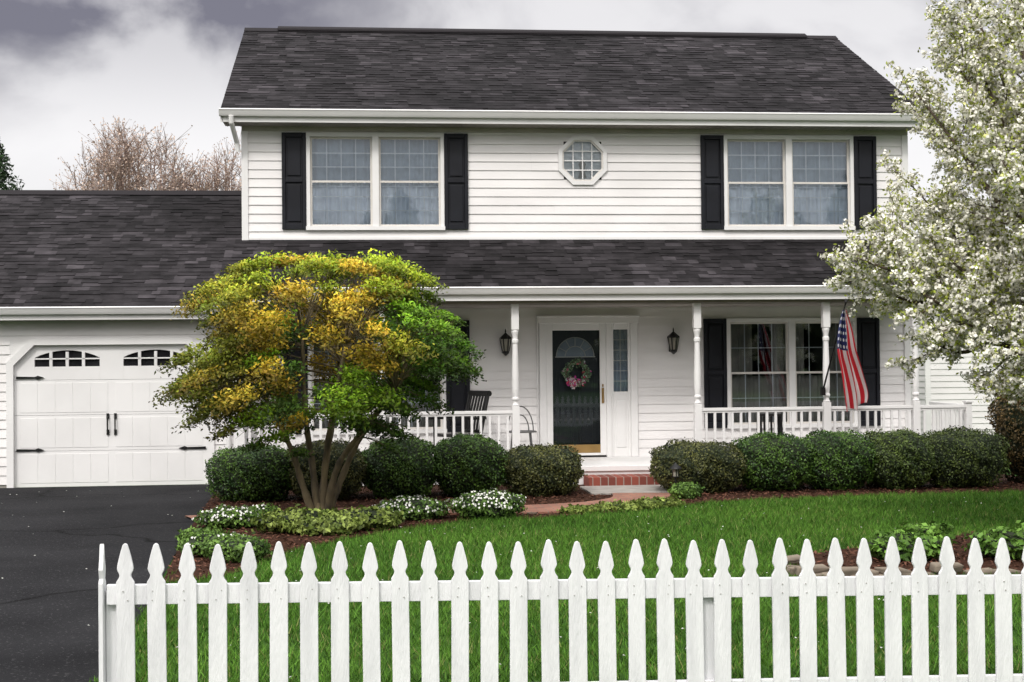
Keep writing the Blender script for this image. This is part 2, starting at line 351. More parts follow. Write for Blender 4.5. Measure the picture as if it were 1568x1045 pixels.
for q0,q1 in ((.45,1.0),(1.08,1.62)):
    for a in (2.97,3.31): b.box(a,a+.26,W+.078,W+.091,q0,q1); b.box(a+.04,a+.22,W+.07,W+.079,q0+.04,q1-.04)
b.obj('inner_door',doorInM,house,bevel=.006)
b=B()
cx,cz=3.265,1.86
for r in (.30,.16):
    b.tube([(cx+r*math.cos(t),W+.082,cz+.0+r*math.sin(t)) for t in np.linspace(0,math.pi,20)],[.008]*20,5)
for t in (.5,1.05,1.57,2.1,2.64): b.tube([(cx+.16*math.cos(t),W+.082,cz+.16*math.sin(t)),(cx+.3*math.cos(t),W+.082,cz+.3*math.sin(t))],[.006,.006],5)
b.box(cx-.32,cx+.32,W+.078,W+.086,cz-.015,cz)
b.obj('fanlight_bars',trimM,house)
b=B(); b.poly([(cx+.29*math.cos(t),W+.086,cz+.29*math.sin(t)) for t in np.linspace(0,math.pi,20)]); b.obj('fanlight_pane',mk('fan_pane',(.30,.34,.40),(.40,.45,.5),.2),house,recalc=False)
b=B(); b.poly([(2.89,W-.012,.47),(3.64,W-.012,.47),(3.64,W-.012,2.27),(2.89,W-.012,2.27)]); b.poly([(3.86,W+.0,1.30),(4.09,W+.0,1.30),(4.09,W+.0,2.28),(3.86,W+.0,2.28)]); b.obj('door_glass',glass_mat('storm_glass',.04),house,recalc=False)
b=B()
for k in range(1,6): z=1.3+.98*k/6; b.box(3.86,4.09,W+.004,W+.012,z-.006,z+.006)
b.box(3.969,3.981,W+.0045,W+.0115,1.3,2.28)
b.obj('sidelight_bars',trimM,house)
b=B(); curtain(b,3.84,4.11,1.28,2.3,W+.1,0,.012,50); b.obj('sidelight_curtain',curtM,house,recalc=False)

# porch ---------------------------------------------------------------
pe_y,pe_z=20.6,2.88
PX0,PX1=-2.13,8.75
shroof('porch_roof',PX0,PX1,pe_y,pe_z,W-.02,3.70,house)
b=B(); b.ext([(pe_y+.02,pe_z-.09),(W,3.58),(W,2.66),(pe_y+.02,2.72)],'x',PX0+.03,PX0+.05); b.ext([(pe_y+.02,pe_z-.09),(W,3.58),(W,2.66),(pe_y+.02,2.72)],'x',PX1-.05,PX1-.03)
b.box(PX0+.02,PX1-.02,pe_y+.02,pe_y+.045,pe_z-.2,pe_z-.02)
b.obj('porch_fascia',white,house)
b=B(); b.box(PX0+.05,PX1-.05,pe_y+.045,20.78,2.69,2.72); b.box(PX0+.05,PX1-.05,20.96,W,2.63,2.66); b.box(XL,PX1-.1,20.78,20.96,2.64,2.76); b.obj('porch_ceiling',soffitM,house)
b=B(); gutter(b,PX0-.02,PX1+.02,pe_y+.018,pe_z); b.obj('porch_gutter',white,house,bevel=.004)
b=B(); b.box(XL,9.15,20.7,W,.20,.27); b.box(XL,9.15,20.74,20.78,-.05,.2); b.box(8.7,9.15,W,24,.2,.27)
b.box(2.75,4.35,20.3,20.70,.20,.272); b.box(2.78,4.32,20.33,20.7,-.1,.2); b.obj('porch_floor',white,house,bevel=.005)
b=B(); b.box(3.08,4.25,19.8,20.32,-.1,.15); b.obj('brick_step',brickStepM,house,bevel=.006)
def post(b,x,y,z0=.27,z1=2.64):
    s=.055
    b.box(x-s,x+s,y-s,y+s,z0,z0+.86); b.box(x-s,x+s,y-s,y+s,z1-.38,z1)
    prof=[(.86,.05),(.88,.058),(.90,.04),(.93,.035),(.96,.055),(.98,.055),(1.0,.042),(1.1,.05),(1.3,.052),(1.6,.044),(1.78,.038),(1.80,.05),(1.84,.05),(1.86,.036),(1.90,.04),(1.96,.055),(1.99,.05)]
    b.lathe(x,y,[(z0+z,r) for z,r in prof],14)
for i,x in enumerate((-1.83,.2,2.165,4.90,6.88,8.27)):
    b=B(); post(b,x,20.87); b.obj(f'porch_post_{i}',white,house,bevel=.004)
def rail(b,x0,x1,y,z=1.07):
    b.box(x0,x1,y-.035,y+.035,z-.045,z); b.box(x0,x1,y-.02,y+.02,z-.075,z-.045); b.box(x0,x1,y-.025,y+.025,.36,.41)
    n=max(1,int((x1-x0)/.125)); st=(x1-x0)/n
    for i in range(n):
        x=x0+st*(i+.5); b.box(x-.018,x+.018,y-.018,y+.018,.41,z-.075)
b=B()
for x0,x1 in ((-1.77,.14),(.26,2.11),(4.96,6.82),(6.94,8.21),(8.33,9.05)): rail(b,x0,x1,20.87)
b.box(9.05,9.14,20.83,20.92,.27,1.1); b.box(9.03,9.16,20.81,20.94,1.1,1.13)
for i in range(10):
    y=21.05+i*.125; b.box(9.077,9.113,y-.018,y+.018,.41,1.0)
b.box(9.06,9.13,20.93,22.3,1.025,1.07); b.box(9.07,9.12,20.93,22.3,.36,.41)
b.obj('porch_railing',white,house,bevel=.003)

# garage ----------------------------------------------------------------
GY=21.6; gX0=-8.5; gz=2.65
DX0,DX1=-5.19,-2.385
siding('garage_siding',gX0,XL-.0,.05,2.5,GY,[(DX0-.05,DX1+.05,0,2.16)],house)
b=B(); b.box(gX0,DX0-.1,GY,GY+.2,-.2,.05); b.box(DX1+.1,XL,GY,GY+.2,-.2,.05); b.obj('garage_foundation',concM,house)
siding('garage_side',GY,30,.0,2.5,gX0,[],house,sign=-1,axis='y')
b=B(); b.box(gX0,XL,29.8,30,0,2.5); b.box(gX0+.02,XL-.02,GY+1.2,GY+1.3,0,2.5); b.box(XL-.1,XL-.0,GY+.02,W,0,3.4); b.obj('garage_inner_walls',darkM,house)
gy0,gy1=21.25,25.57; gz1=4.82
shroof('garage_roof_front',gX0-.3,XL-.02,gy0,gz,gy1,gz1,house)
b=B(); b.ext([(gy1,gz1),(gy1+4.32,gz),(gy1+4.32,gz-.08),(gy1,gz1-.08)],'x',gX0-.3,XL-.02)
b.ext([(gy1-.15,gz1-.05),(gy1,gz1+.045),(gy1+.15,gz1-.05)],'x',gX0-.3,XL-.02); b.obj('garage_roof_back',shingM,house)
b=B(); b.ext([(GY,2.5),(30,2.5),(gy1,gz1-.1)],'x',gX0-.02,gX0+.02); b.obj('garage_gable',sidingM,house)
b=B(); gutter(b,gX0-.3,-2.15,gy0+.018,gz); b.box(gX0-.28,-2.05,gy0+.02,gy0+.045,gz-.19,gz-.02); b.box(XL-.1,XL+.01,GY-.04,GY+.0,.02,2.46)
b.tube([(-2.28,gy0-.04,gz-.1),(-2.28,gy0,gz-.2),(-2.08,GY-.08,gz-.4),(-2.08,GY-.08,.1),(-2.08,GY-.2,.05)],[.038]*5,8)
b.obj('garage_gutter',white,house,bevel=.003)
b=B(); b.box(gX0-.25,-2.0,gy0+.045,GY-.02,gz-.19,gz-.16); b.obj('garage_soffit',soffitM,house)
ch=.3; T=2.10
b=B()
b.box(DX0-.10,DX0,GY-.05,GY+.06,.0,T-ch+.04); b.box(DX1,DX1+.10,GY-.05,GY+.06,.0,T-ch+.04)
b.box(DX0+ch-.04,DX1-ch+.04,GY-.05,GY+.06,T,T+.10)
for s,xx in ((1,DX0),(-1,DX1)):
    b.ext([(xx-s*.10,T-ch+.04),(xx,T-ch),(xx+s*ch,T),(xx+s*(ch-.04),T+.10)],'y',GY-.0505,GY+.06)
    b.ext([(xx-s*.06,T-ch+.06),(xx+s*(ch-.06),T+.08),(xx-s*.06,T+.08)],'y',GY-.012,GY+.05)
b.obj('garage_door_casing',white,house)
gd=B(); rows=[0,.53,1.06,1.58,T]; gmid=(DX0+DX1)/2
for i,(q0,q1) in enumerate(zip(rows,rows[1:])):
    if i<3: gd.box(DX0,DX1,GY+.03,GY+.07,q0+.002,q1-.002)
    else:
        for a,d in ((DX0,DX0+.29),(DX0+1.23,DX1-1.23),(DX1-.29,DX1)): gd.box(a,d,GY+.03,GY+.07,q0+.002,q1)
        for a,d in ((DX0+.29,DX0+1.23),(DX1-1.23,DX1-.29)):
            gd.box(a,d,GY+.03,GY+.07,q0+.002,1.78)
            n=12; pr=[(a,q1),(d,q1)]
            for k in range(n+1):
                t=k/n; pr.append((d+(a-d)*t,1.91+.11*math.sin(math.pi*t)**.8 if 0<t<1 else 1.91))
            gd.ext(pr,'y',GY+.03,GY+.07)
            for k in range(1,4):
                x=a+(d-a)*k/4; gd.box(x-.022,x+.022,GY+.028,GY+.06,1.78,2.0)
            gd.box(a,d,GY+.028,GY+.06,1.885,1.905)
for k in range(5):
    for h0,h1 in ((.06,.49),(.58,1.02),(1.10,1.54)):
        for a,d in ((DX0+.08,gmid-.05),(gmid+.05,DX1-.08)):
            w=(d-a)/5; gd.box(a+w*k+.004,a+w*(k+1)-.004,GY+.025,GY+.031,h0,h1)
gd.obj('garage_door',white,house,bevel=.004)
b=B(); b.box(DX0+.2,DX1-.2,GY+.066,GY+.072,1.7,2.06); b.obj('garage_door_panes',mk('garage_pane',(.01,.01,.012),(.02,.02,.022),.1),house)
b=B()
for z in (1.62,.55):
    for x,s in ((DX0+.03,1),(DX1-.03,-1)):
        b.ext([(x,z-.018),(x+s*.27,z-.012),(x+s*.31,z-.028),(x+s*.40,z),(x+s*.31,z+.028),(x+s*.27,z+.012),(x,z+.018)],'y',GY+.004,GY+.018)
for s in (-1,1):
    x=gmid+s*.055; b.tube([(x,GY+.015,.80),(x,GY-.03,.84),(x,GY-.03,1.0),(x,GY+.015,1.04)],[.012]*4,6); b.box(x-.02,x+.02,GY+.006,GY+.018,.76,.84); b.box(x-.02,x+.02,GY+.006,GY+.018,1.0,1.08)
b.obj('garage_door_hardware',ironM,house)

# lanterns ------------------------------------------------------------------
lampglass=mk('lantern_glass',(.25,.24,.2),(.35,.33,.28),.1)
for x in (2.14,4.80):
    e=empty('wall_lantern'); b=B(); y=W-.14
    b.box(x-.05,x+.05,W-.04,W-.018,1.92,2.12); b.tube([(x,W-.03,2.06),(x,y-.0,2.16),(x,y,2.12)],[.012]*3,6)
    b.lathe(x,y,[(2.30,.004),(2.26,.012),(2.24,.008),(2.22,.03),(2.16,.10),(2.14,.10)],6)
    b.lathe(x,y,[(1.88,.01),(1.92,.055),(1.945,.06),(1.95,.06)],6)
    for k in range(6):
        t=2*math.pi*k/6; c,s=math.cos(t),math.sin(t); b.tube([(x+.055*c,y+.055*s,1.95),(x+.09*c,y+.09*s,2.15)],[.009,.009],4)
    b.obj('lantern_body',ironM,e); b=B(); b.lathe(x,y,[(1.952,.050),(2.14,.084)],6); b.obj('lantern_pane',lampglass,e)
# wreath ---------------------------------------------------------------------
wr=empty('door_wreath'); n=620; t=rng.uniform(0,2*np.pi,n); C=np.stack([3.27+(.165+rng.normal(0,.032,n))*np.cos(t),W-.05+rng.normal(0,.012,n),1.60+(.165+rng.normal(0,.032,n))*np.sin(t)],1)
col=np.array([.09,.14,.08])*rng.uniform(.4,2.0,(n,1)); pal=np.array([[.45,.06,.10],[.5,.38,.40],[.35,.05,.2],[.42,.43,.45]])
fl=rng.random(n)<np.where((t>3.6)&(t<5.6),.5,.12); col[fl]=pal[rng.integers(0,4,fl.sum())]
quads('wreath_leaves',leaf_verts(C,.05,.026,np.array([[0,-1.,0]]),.8),4,col,leafM,wr)
n=110; C=np.stack([3.20+rng.normal(0,.045,n),W-.06+rng.normal(0,.012,n),1.45+rng.normal(0,.035,n)],1); quads('wreath_flowers',leaf_verts(C,.045,.04,np.array([[0,-1.,0]]),.6),4,pal[rng.integers(0,4,n)],petalM,wr)
b=B(); b.tube([(3.27+.17*math.cos(t),W-.045,1.6+.17*math.sin(t)) for t in np.linspace(0,2*math.pi,24)],[.018]*24,6); b.obj('wreath_ring',barkM,wr)

# rocking chair ----------------------------------------------------------------
def rocking(x,y,rot,z=.27,sc=1.0):
    e=empty('rocking_chair'); b=B(); T=lambda px,py,pz:(px*sc,py*sc,pz*sc)
    for s in (-.26,.26):
        b.tube([T(px,s,pz) for px,pz in ((-.42,.07),(-.2,.02),(.05,.02),(.3,.06),(.45,.13))],[.024]*5,6)
        b.tube([T(.17,s,.03),T(.22,s,.42),T(.38,s,1.08)],[.026,.028,.022],8); b.tube([T(-.26,s,.03),T(-.27,s,.66)],[.025,.024],8)
        b.box(-.36*sc,.30*sc,(s-.045)*sc,(s+.045)*sc,.655*sc,.69*sc)
    for k in range(6):
        yy=-.20+.08*k; b.tube([T(.235,yy,.45),T(.275,yy,.7),T(.365,yy,1.02)],[.018]*3,5)
    b.tube([T(.375,-.28,1.04),T(.385,.28,1.04)],[.045,.045],8); b.tube([T(.24,-.26,.47),T(.24,.26,.47)],[.026]*2,8)
    for k in range(9): xx=-.29+.06*k; b.box((xx)*sc,(xx+.052)*sc,-.27*sc,.27*sc,(.40-.03*k/9)*sc,(.44-.03*k/9)*sc)
    b.tube([T(-.265,-.26,.2),T(-.265,.26,.2)],[.015]*2,6); b.tube([T(.19,-.26,.2),T(.19,.26,.2)],[.015]*2,6)
    b.obj('chair_frame',ironM,e); e.location=(x,y,z); e.rotation_euler=(0,0,rot)
rocking(1.36,21.45,.5); rocking(6.2,21.55,-1.9,.27,.66)
e=empty('patio_chair'); b=B()
for r in (.2,.13): b.tube([(r*math.cos(t),.18,.45+1.9*r*math.sin(t)) for t in np.linspace(0,math.pi,16)],[.01]*16,6)
b.tube([(.22*math.cos(t),.22*math.sin(t),.45) for t in np.linspace(0,2*math.pi,20)],[.012]*20,6); b.lathe(0,0,[(.44,.21),(.455,.21)],16)
for a in (.8,2.3,3.9,5.4): b.tube([(.19*math.cos(a),.19*math.sin(a),.45),(.25*math.cos(a),.25*math.sin(a),0)],[.011]*2,6)
b.obj('wire_frame',mk('grey_wire',(.12,.12,.12),None,.4),e); e.location=(2.33,21.6,.27)

# flag -----------------------------------------------------------------------
flag=empty('american_flag'); b=B()
pb=Vector((6.80,20.80,1.30)); pt=Vector((6.88,19.95,2.60)); b.tube([pb,pt],[.014,.011],8); b.lathe(6.88,19.95,[(2.58,.01),(2.61,.024),(2.64,.018),(2.66,.002)],8); b.box(6.77,6.83,20.76,20.82,1.24,1.36); b.obj('flag_pole',ironM,flag)
def flagmat():
    m=bpy.data.materials.new('flag_cloth'); nt=nodes(m); N=nt.nodes; L=nt.links
    o=N.new('ShaderNodeOutputMaterial'); bs=N.new('ShaderNodeBsdfPrincipled'); bs.inputs['Roughness'].default_value=.8; L.new(bs.outputs[0],o.inputs[0])
    uv=N.new('ShaderNodeUVMap'); sp=N.new('ShaderNodeSeparateXYZ'); L.new(uv.outputs[0],sp.inputs[0])
    def M(op,a,bv): 
        n=N.new('ShaderNodeMath'); n.operation=op
        for i,q in enumerate((a,bv)):
            if q is None: continue
            if isinstance(q,(int,float)): n.inputs[i].default_value=q
            else: L.new(q,n.inputs[i])
        return n.outputs[0]
    st=M('LESS_THAN',M('MODULO',M('MULTIPLY',sp.outputs[1],13),2),1)
    mx=N.new('ShaderNodeMixRGB'); L.new(st,mx.inputs[0]); mx.inputs[1].default_value=(.70,.69,.69,1); mx.inputs[2].default_value=(.50,.012,.025,1)
    can=M('MULTIPLY',M('LESS_THAN',sp.outputs[0],.4),M('GREATER_THAN',sp.outputs[1],.4615))
    fx=M('SUBTRACT',M('FRACT',M('MULTIPLY',sp.outputs[0],15),None),.5); fy=M('SUBTRACT',M('FRACT',M('MULTIPLY',sp.outputs[1],13),None),.5)
    star=M('LESS_THAN',M('ADD',M('MULTIPLY',fx,fx),M('MULTIPLY',fy,fy)),.06)
    m2=N.new('ShaderNodeMixRGB'); L.new(star,m2.inputs[0]); m2.inputs[1].default_value=(.012,.018,.09,1); m2.inputs[2].default_value=(.7,.7,.7,1)
    m3=N.new('ShaderNodeMixRGB'); L.new(can,m3.inputs[0]); L.new(mx.outputs[0],m3.inputs[1]); L.new(m2.outputs[0],m3.inputs[2]); L.new(m3.outputs[0],bs.inputs['Base Color']); return m
fb=B(); nu,nv=60,48
EL=smoothline([(6.855,2.49),(6.80,2.22),(6.79,1.93),(6.86,1.60),(6.91,1.30),(6.97,1.0)],12); ER=smoothline([(6.90,2.50),(7.00,2.20),(7.07,1.90),(7.18,1.60),(7.29,1.28),(7.30,1.12)],12)
def FP(u,v):
    s=1-v; i=min(int(u*60),59); f=u*60-i
    l=np.array(EL[i])*(1-f)+np.array(EL[i+1])*f; r=np.array(ER[i])*(1-f)+np.array(ER[i+1])*f
    k=s+.062*math.sin(s*14+1.0+u*1.5)
    p=l*(1-k)+r*k; yb=20.02+.31*u
    return (p[0],yb+.085*math.cos(s*14+1.0+u*1.5)*min(1,.25+u*1.6),p[1]+.03*math.sin(s*9)*u)
for i in range(nu):
    for j in range(nv):
        q=[(i/nu,j/nv),((i+1)/nu,j/nv),((i+1)/nu,(j+1)/nv),(i/nu,(j+1)/nv)]
        fb.poly([FP(*p) for p in q],0,q)
fb.obj('flag_cloth',flagmat(),flag,smooth=False,recalc=False)

# fence -------------------------------------------------------------------------
fence=empty('picket_fence'); FY=7.17
hz=lambda x:-.0145*(x+1.2)
def picket(b,xc,y,top,w=.045,bot=.03,d=.018):
    h=[(.004,0),(.012,-.007),(.021,-.036),(.030,-.070),(.038,-.105),(.0405,-.124),(.038,-.134),(.030,-.149),(.0285,-.158),(.032,-.170),(.045,-.190)]
    tl=random.uniform(-.006,.006)
    R=[(xc+a*w/.045,top+z) for a,z in h]; Lf=[(xc-a*w/.045,top+z) for a,z in h][::-1]
    b.ext(R+[(xc+w+tl,bot),(xc-w+tl,bot)]+Lf,'y',y,y+d)
pk=B(); x=-1.20
while x<6.2:
    jx=random.uniform(-.004,.004); picket(pk,x+jx,FY+random.uniform(-.003,.003),.937+hz(x)+random.uniform(-.006,.006),w=random.uniform(.0435,.0455)); x+=.1502
pk.obj('pickets',wfenceM,fence,bevel=.003)
b=B()
def slab(x0,x1,za,zb,y0,y1): b.ext([(x0,za+hz(x0)),(x1,za+hz(x1)),(x1,zb+hz(x1)),(x0,zb+hz(x0))],'y',y0,y1)
for x0,x1 in ((-1.29,1.68),(1.683,4.1),(4.103,6.2)):
    slab(x0,x1,.635,.733,FY+.021,FY+.058); slab(x0,x1,.12,.21,FY+.021,FY+.058)
for x in (1.73,4.2,6.2): b.box(x-.045,x+.045,FY+.06,FY+.15,-.2,.66+hz(x))
b.box(-1.30,-1.21,FY+.06,FY+.15,-.2,.70)
b.ext([(FY-.005,.03),(FY+.085,.03),(FY+.085,.745),(FY+.066,.765),(FY+.08,.81),(FY+.06,.86),(FY+.04,.937),(FY+.02,.86),(FY+.0,.81),(FY+.014,.765),(FY-.005,.745)],'x',-1.325,-1.303)
b.obj('fence_rails_and_posts',wfenceM,fence,bevel=.003)
b=B(); x=-1.20
while x<6.2:
    for zz in (.66,.705):
        cxn=x+random.uniform(-.02,.02); t=[(cxn+.0032*math.cos(q),zz+hz(x)+.0032*math.sin(q)) for q in np.linspace(0,2*math.pi,7)[:-1]]; b.ext(t,'y',FY-.0045,FY+.002)
    x+=.1502
b.obj('nail_heads',mk('nail',(.45,.44,.43),(.33,.31,.29),.6),fence)

# ------------------------------------------------------------------ ground
driveP=[(-7.2,21.55),(-2.2,21.55),(-2.16,20.9),(-1.89,14.75),(-1.62,10.06),(-1.52,8.35),(-1.45,3.0),(-7.2,3.0)]
bedL=[(-2.17,20.95),(-1.9,14.75),(-1.70,12.0),(-1.2,12.3),(-.83,13.6),(-.3,14.57),(.23,15.2),(.83,15.8),(1.30,16.2),(1.75,16.12),(2.3,16.35),(3.4,16.8),(4.2,17.5),(5.2,17.75),(6.5,18.0),(9.6,18.1),(9.6,20.9),(XR,W-.1),(XL,W-.1),(-2.17,21.5)]
bedR=smoothline([(3.83,12.6),(3.62,11.5),(3.9,11.22),(4.46,11.3),(5.41,11.3),(7.5,11.4),(8.5,12.5),(6.6,13.9),(5.68,13.75),(4.75,13.2)],6,True)
pathC=smoothline([(3.65,18.7),(3.45,17.9),(2.75,17.25),(1.6,17.0),(.3,17.2),(-1.0,16.95),(-2.0,16.6)],8)
def offs(line,w):
    A=[];C=[]
    for i,p in enumerate(line):
        q=line[min(i+1,len(line)-1)]; o=line[max(i-1,0)]; d=np.array(q)-np.array(o); d/=np.linalg.norm(d); n=np.array([-d[1],d[0]])
        A.append(tuple(np.array(p)+n*w)); C.append(tuple(np.array(p)-n*w))
    return A+C[::-1]
pathP=offs(pathC,.42)
grassG=mk('grass_ground',(.025,.065,.011),(.045,.105,.016),.95,1.5,8,bump=.6,bscale=90,spec=.1)
b=B(); b.poly([(-300,-300,0),(300,-300,0),(300,300,0),(-300,300,0)]); b.obj('lawn_ground',grassG)
def asphalt():
    m=mk('asphalt',(.0105,.0105,.012),(.024,.024,.0265),.95,.8,9,bump=.5,bscale=120,lo=.3,hi=.7,spec=.12); nt=m.node_tree; N=nt.nodes; L=nt.links
    b=[n for n in N if n.type=='BSDF_PRINCIPLED'][0]; src=b.inputs['Base Color'].links[0].from_socket
    tc=N.new('ShaderNodeTexCoord'); n=N.new('ShaderNodeTexNoise'); n.inputs['Scale'].default_value=45; n.inputs['Detail'].default_value=2; L.new(tc.outputs['Object'],n.inputs['Vector'])
    r=N.new('ShaderNodeValToRGB'); r.color_ramp.elements[0].position=.62; r.color_ramp.elements[1].position=.74; r.color_ramp.elements[0].color=(0,0,0,1); r.color_ramp.elements[1].color=(.10,.10,.10,1); L.new(n.outputs[0],r.inputs[0])
    a=N.new('ShaderNodeMixRGB'); a.blend_type='ADD'; a.inputs[0].default_value=.6; L.new(src,a.inputs[1]); L.new(r.outputs[0],a.inputs[2])
    v=N.new('ShaderNodeTexVoronoi'); v.feature='DISTANCE_TO_EDGE'; v.inputs['Scale'].default_value=.35
    n4=N.new('ShaderNodeTexNoise'); n4.inputs['Scale'].default_value=1.5; L.new(tc.outputs['Object'],n4.inputs['Vector'])
    mv=N.new('ShaderNodeMixRGB'); mv.inputs[0].default_value=.35; L.new(tc.outputs['Object'],mv.inputs[1]); L.new(n4.outputs['Color'],mv.inputs[2]); L.new(mv.outputs[0],v.inputs['Vector'])
    r2=N.new('ShaderNodeValToRGB'); r2.color_ramp.elements[0].position=.0; r2.color_ramp.elements[1].position=.007; r2.color_ramp.elements[0].color=(.15,.15,.15,1); L.new(v.outputs['Distance'],r2.inputs[0])
    mm=N.new('ShaderNodeMixRGB'); mm.blend_type='MULTIPLY'; mm.inputs[0].default_value=1; L.new(a.outputs[0],mm.inputs[1]); L.new(r2.outputs[0],mm.inputs[2]); L.new(mm.outputs[0],b.inputs['Base Color'])
    return m
asM=asphalt()
b=B(); b.poly([(x,y,.006) for x,y in driveP]); b.obj('driveway',asM)
mulchG=mk('mulch',(.030,.015,.010),(.07,.030,.018),.95,30,6,bump=1,bscale=60,spec=.1)
for nm,P in (('mulch_bed',bedL),('mulch_bed',bedR)):
    b=B(); b.poly([(x,y,.010) for x,y in P]); b.obj(nm,mulchG)
b=B(); A=pathP; nn=len(pathC)
for i in range(nn-1): b.poly([(*A[i],.03),(*A[i+1],.03),(*A[2*nn-2-i],.03),(*A[2*nn-1-i],.03)])
for side in (A[:nn],A[nn:]):
    for p,q in zip(side,side[1:]): b.poly([(*p,-.02),(*q,-.02),(*q,.03),(*p,.03)])
b.obj('brick_path',brickPathM)
b=B(); b.box(2.95,4.4,18.75,19.8,-.05,.036); b.obj('concrete_pad',concM,bevel=.01)
b=B(); b.box(-60,60,2.2,3.4,-.1,.03); b.obj('sidewalk',concM,bevel=.01)
b=B(); b.poly([(-80,-7,.007),(80,-7,.007),(80,1.2,.007),(-80,1.2,.007)]); b.obj('road',asM)
b=B(); b.box(-80,80,1.2,1.35,-.1,.12); b.obj('kerb',concM,bevel=.015)
def grass(name,n,x0,x1,y0,y1,h,w):
    X=rng.uniform(x0,x1,n); Y=rng.uniform(y0,y1,n)
    jx=.05*np.sin(Y*13)+.04*np.sin(Y*31+1); jy=.05*np.sin(X*11)+.04*np.sin(X*29)   # ragged lawn edge
    keep=~(inpoly(X+jx,Y,driveP)|inpoly(X+jx,Y+jy,bedL)|inpoly(X+jx,Y+jy,bedR)|inpoly(X,Y,pathP))
    X,Y=X[keep],Y[keep]; n=len(X); C=np.stack([X,Y,np.zeros(n)],1)
    t=rng.uniform(0,2*np.pi,n); d=np.stack([np.cos(t),np.sin(t),np.zeros(n)],1); ln=rng.normal(0,.5,(n,2))
    pt=.5+.25*np.sin(X*11+np.sin(Y*7)*2)*np.sin(Y*9+X*3)+.25*np.sin(X*23-Y*17)
    hh=h*rng.uniform(.5,1.25,n)*(.65+.7*pt)
    tip=C+np.concatenate([ln*hh[:,None],hh[:,None]],1); wv=w*rng.uniform(.6,1.4,n)[:,None]
    V=np.stack([C-d*wv/2,C+d*wv/2,tip],1).reshape(-1,3)
    pat=np.clip(.5+.22*np.sin(X*1.3+np.sin(Y*.9)*2)+.2*np.sin(Y*3.1+X*.4)+.3*(pt-.5),0,1)
    c=np.array([.045,.118,.012])*(1-pat[:,None])+np.array([.085,.190,.022])*pat[:,None]; c=c*rng.uniform(.45,1.5,(n,1)); yl=rng.random(n)<.06; c[yl]=[.20,.22,.07]
    return quads(name,V,3,c,grassM)
grass('grass',300000,-1.7,9.8,7.3,18.3,.055,.008)
n=420; X=rng.uniform(-1.4,9,n); Y=rng.uniform(7.6,17.5,n); k=~(inpoly(X,Y,bedL)|inpoly(X,Y,bedR)); X,Y=X[k],Y[k]; C=np.stack([X,Y,np.full(len(X),.05)],1)
X2=rng.uniform(-6,-1.6,60); Y2=rng.uniform(8,21,60); C=np.concatenate([C,np.stack([X2,Y2,np.full(60,.012)],1)])
quads('fallen_petals',leaf_verts(C,.020,.018,np.array([[0,0,1.]]),.4),4,np.array([.6,.6,.56])*rng.uniform(.5,1.1,(len(C),1)),petalM)
n=26000; X=rng.uniform(-2.2,9.6,n); Y=rng.uniform(11,19.6,n); k=inpoly(X,Y,bedL)|inpoly(X,Y,bedR); k&=~inpoly(X,Y,pathP); k&=~((X>2.9)&(X<4.45)&(Y>18.7)); X,Y=X[k],Y[k]; n=len(X)
C=np.stack([X,Y,rng.uniform(.015,.035,n)],1); quads('mulch_chips',leaf_verts(C,rng.uniform(.03,.08,n),.018,np.array([[0,0,1.]]),.5),4,np.array([.075,.032,.020])*rng.uniform(.3,2.2,(n,1)),chipM)

# ------------------------------------------------------------------ bushes
def bush(name,x,y,a,bb,h,c1,c2,n=9500,p=3.0,leaf=.034,mat=None,lump=.04,flowers=0,z0=0,flcol=(.8,.8,.75)):
    e=empty(name); mat=mat or bushM
    ph=rng.uniform(0,6,6)
    def surf(d,k=1.0):
        r=(np.abs(d)**p).sum(1)**(-1/p)
        P=d*r[:,None]
        l=1+lump*(np.sin(d[:,0]*5+ph[0])*np.sin(d[:,1]*5+ph[1])+.6*np.sin(d[:,2]*9+ph[2]+d[:,0]*6)+.5*np.sin(d[:,0]*13+ph[3])*np.sin(d[:,2]*11+ph[4]))
        P=P*l[:,None]*k; tp=1-.12*np.clip(-P[:,2],0,1)
        return np.stack([x+P[:,0]*a*tp,y+P[:,1]*bb*tp,z0+h/2+P[:,2]*h/2],1)
    d=unit(rng.normal(size=(n,3))); P=surf(d); P+=d*rng.normal(-.012,.016,(n,1))
    if flowers==0:
        stray=rng.random(n)<.04; P[stray]+=d[stray]*rng.uniform(.01,.05,(stray.sum(),1))
    P[:,2]=np.maximum(P[:,2],.01)
    mixv=np.clip(.5+.3*np.sin(P[:,0]*9+ph[0])*np.sin(P[:,2]*8+ph[1])+.25*np.sin(P[:,0]*23+P[:,2]*17+ph[5])+rng.normal(0,.25,n),0,1)[:,None]
    c=np.array(c1)*(1-mixv)+np.array(c2)*mixv; c*=rng.uniform(.45,1.65,(n,1))
    quads('leaves',leaf_verts(P,leaf*rng.uniform(.7,1.3,n),leaf*.6,d,.9),4,c,mat,e)
    if flowers:
        dd=unit(rng.normal(size=(flowers,3))); dd[:,2]=np.abs(dd[:,2]); Q=surf(dd)+dd*.015
        quads('flowers',leaf_verts(Q,.03,.028,dd,.5),4,np.array(flcol)*rng.uniform(.75,1.15,(flowers,1)),petalM,e)
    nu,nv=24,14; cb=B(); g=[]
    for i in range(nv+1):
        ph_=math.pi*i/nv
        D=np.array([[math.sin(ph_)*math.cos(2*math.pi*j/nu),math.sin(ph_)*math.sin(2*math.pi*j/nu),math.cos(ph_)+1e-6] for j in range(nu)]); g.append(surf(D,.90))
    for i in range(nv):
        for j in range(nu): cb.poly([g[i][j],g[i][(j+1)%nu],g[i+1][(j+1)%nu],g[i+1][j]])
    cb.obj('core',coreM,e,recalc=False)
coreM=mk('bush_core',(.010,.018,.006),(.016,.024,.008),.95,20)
G1,G2=(.015,.042,.008),(.075,.145,.020); R1,R2=(.026,.036,.010),(.098,.102,.028)
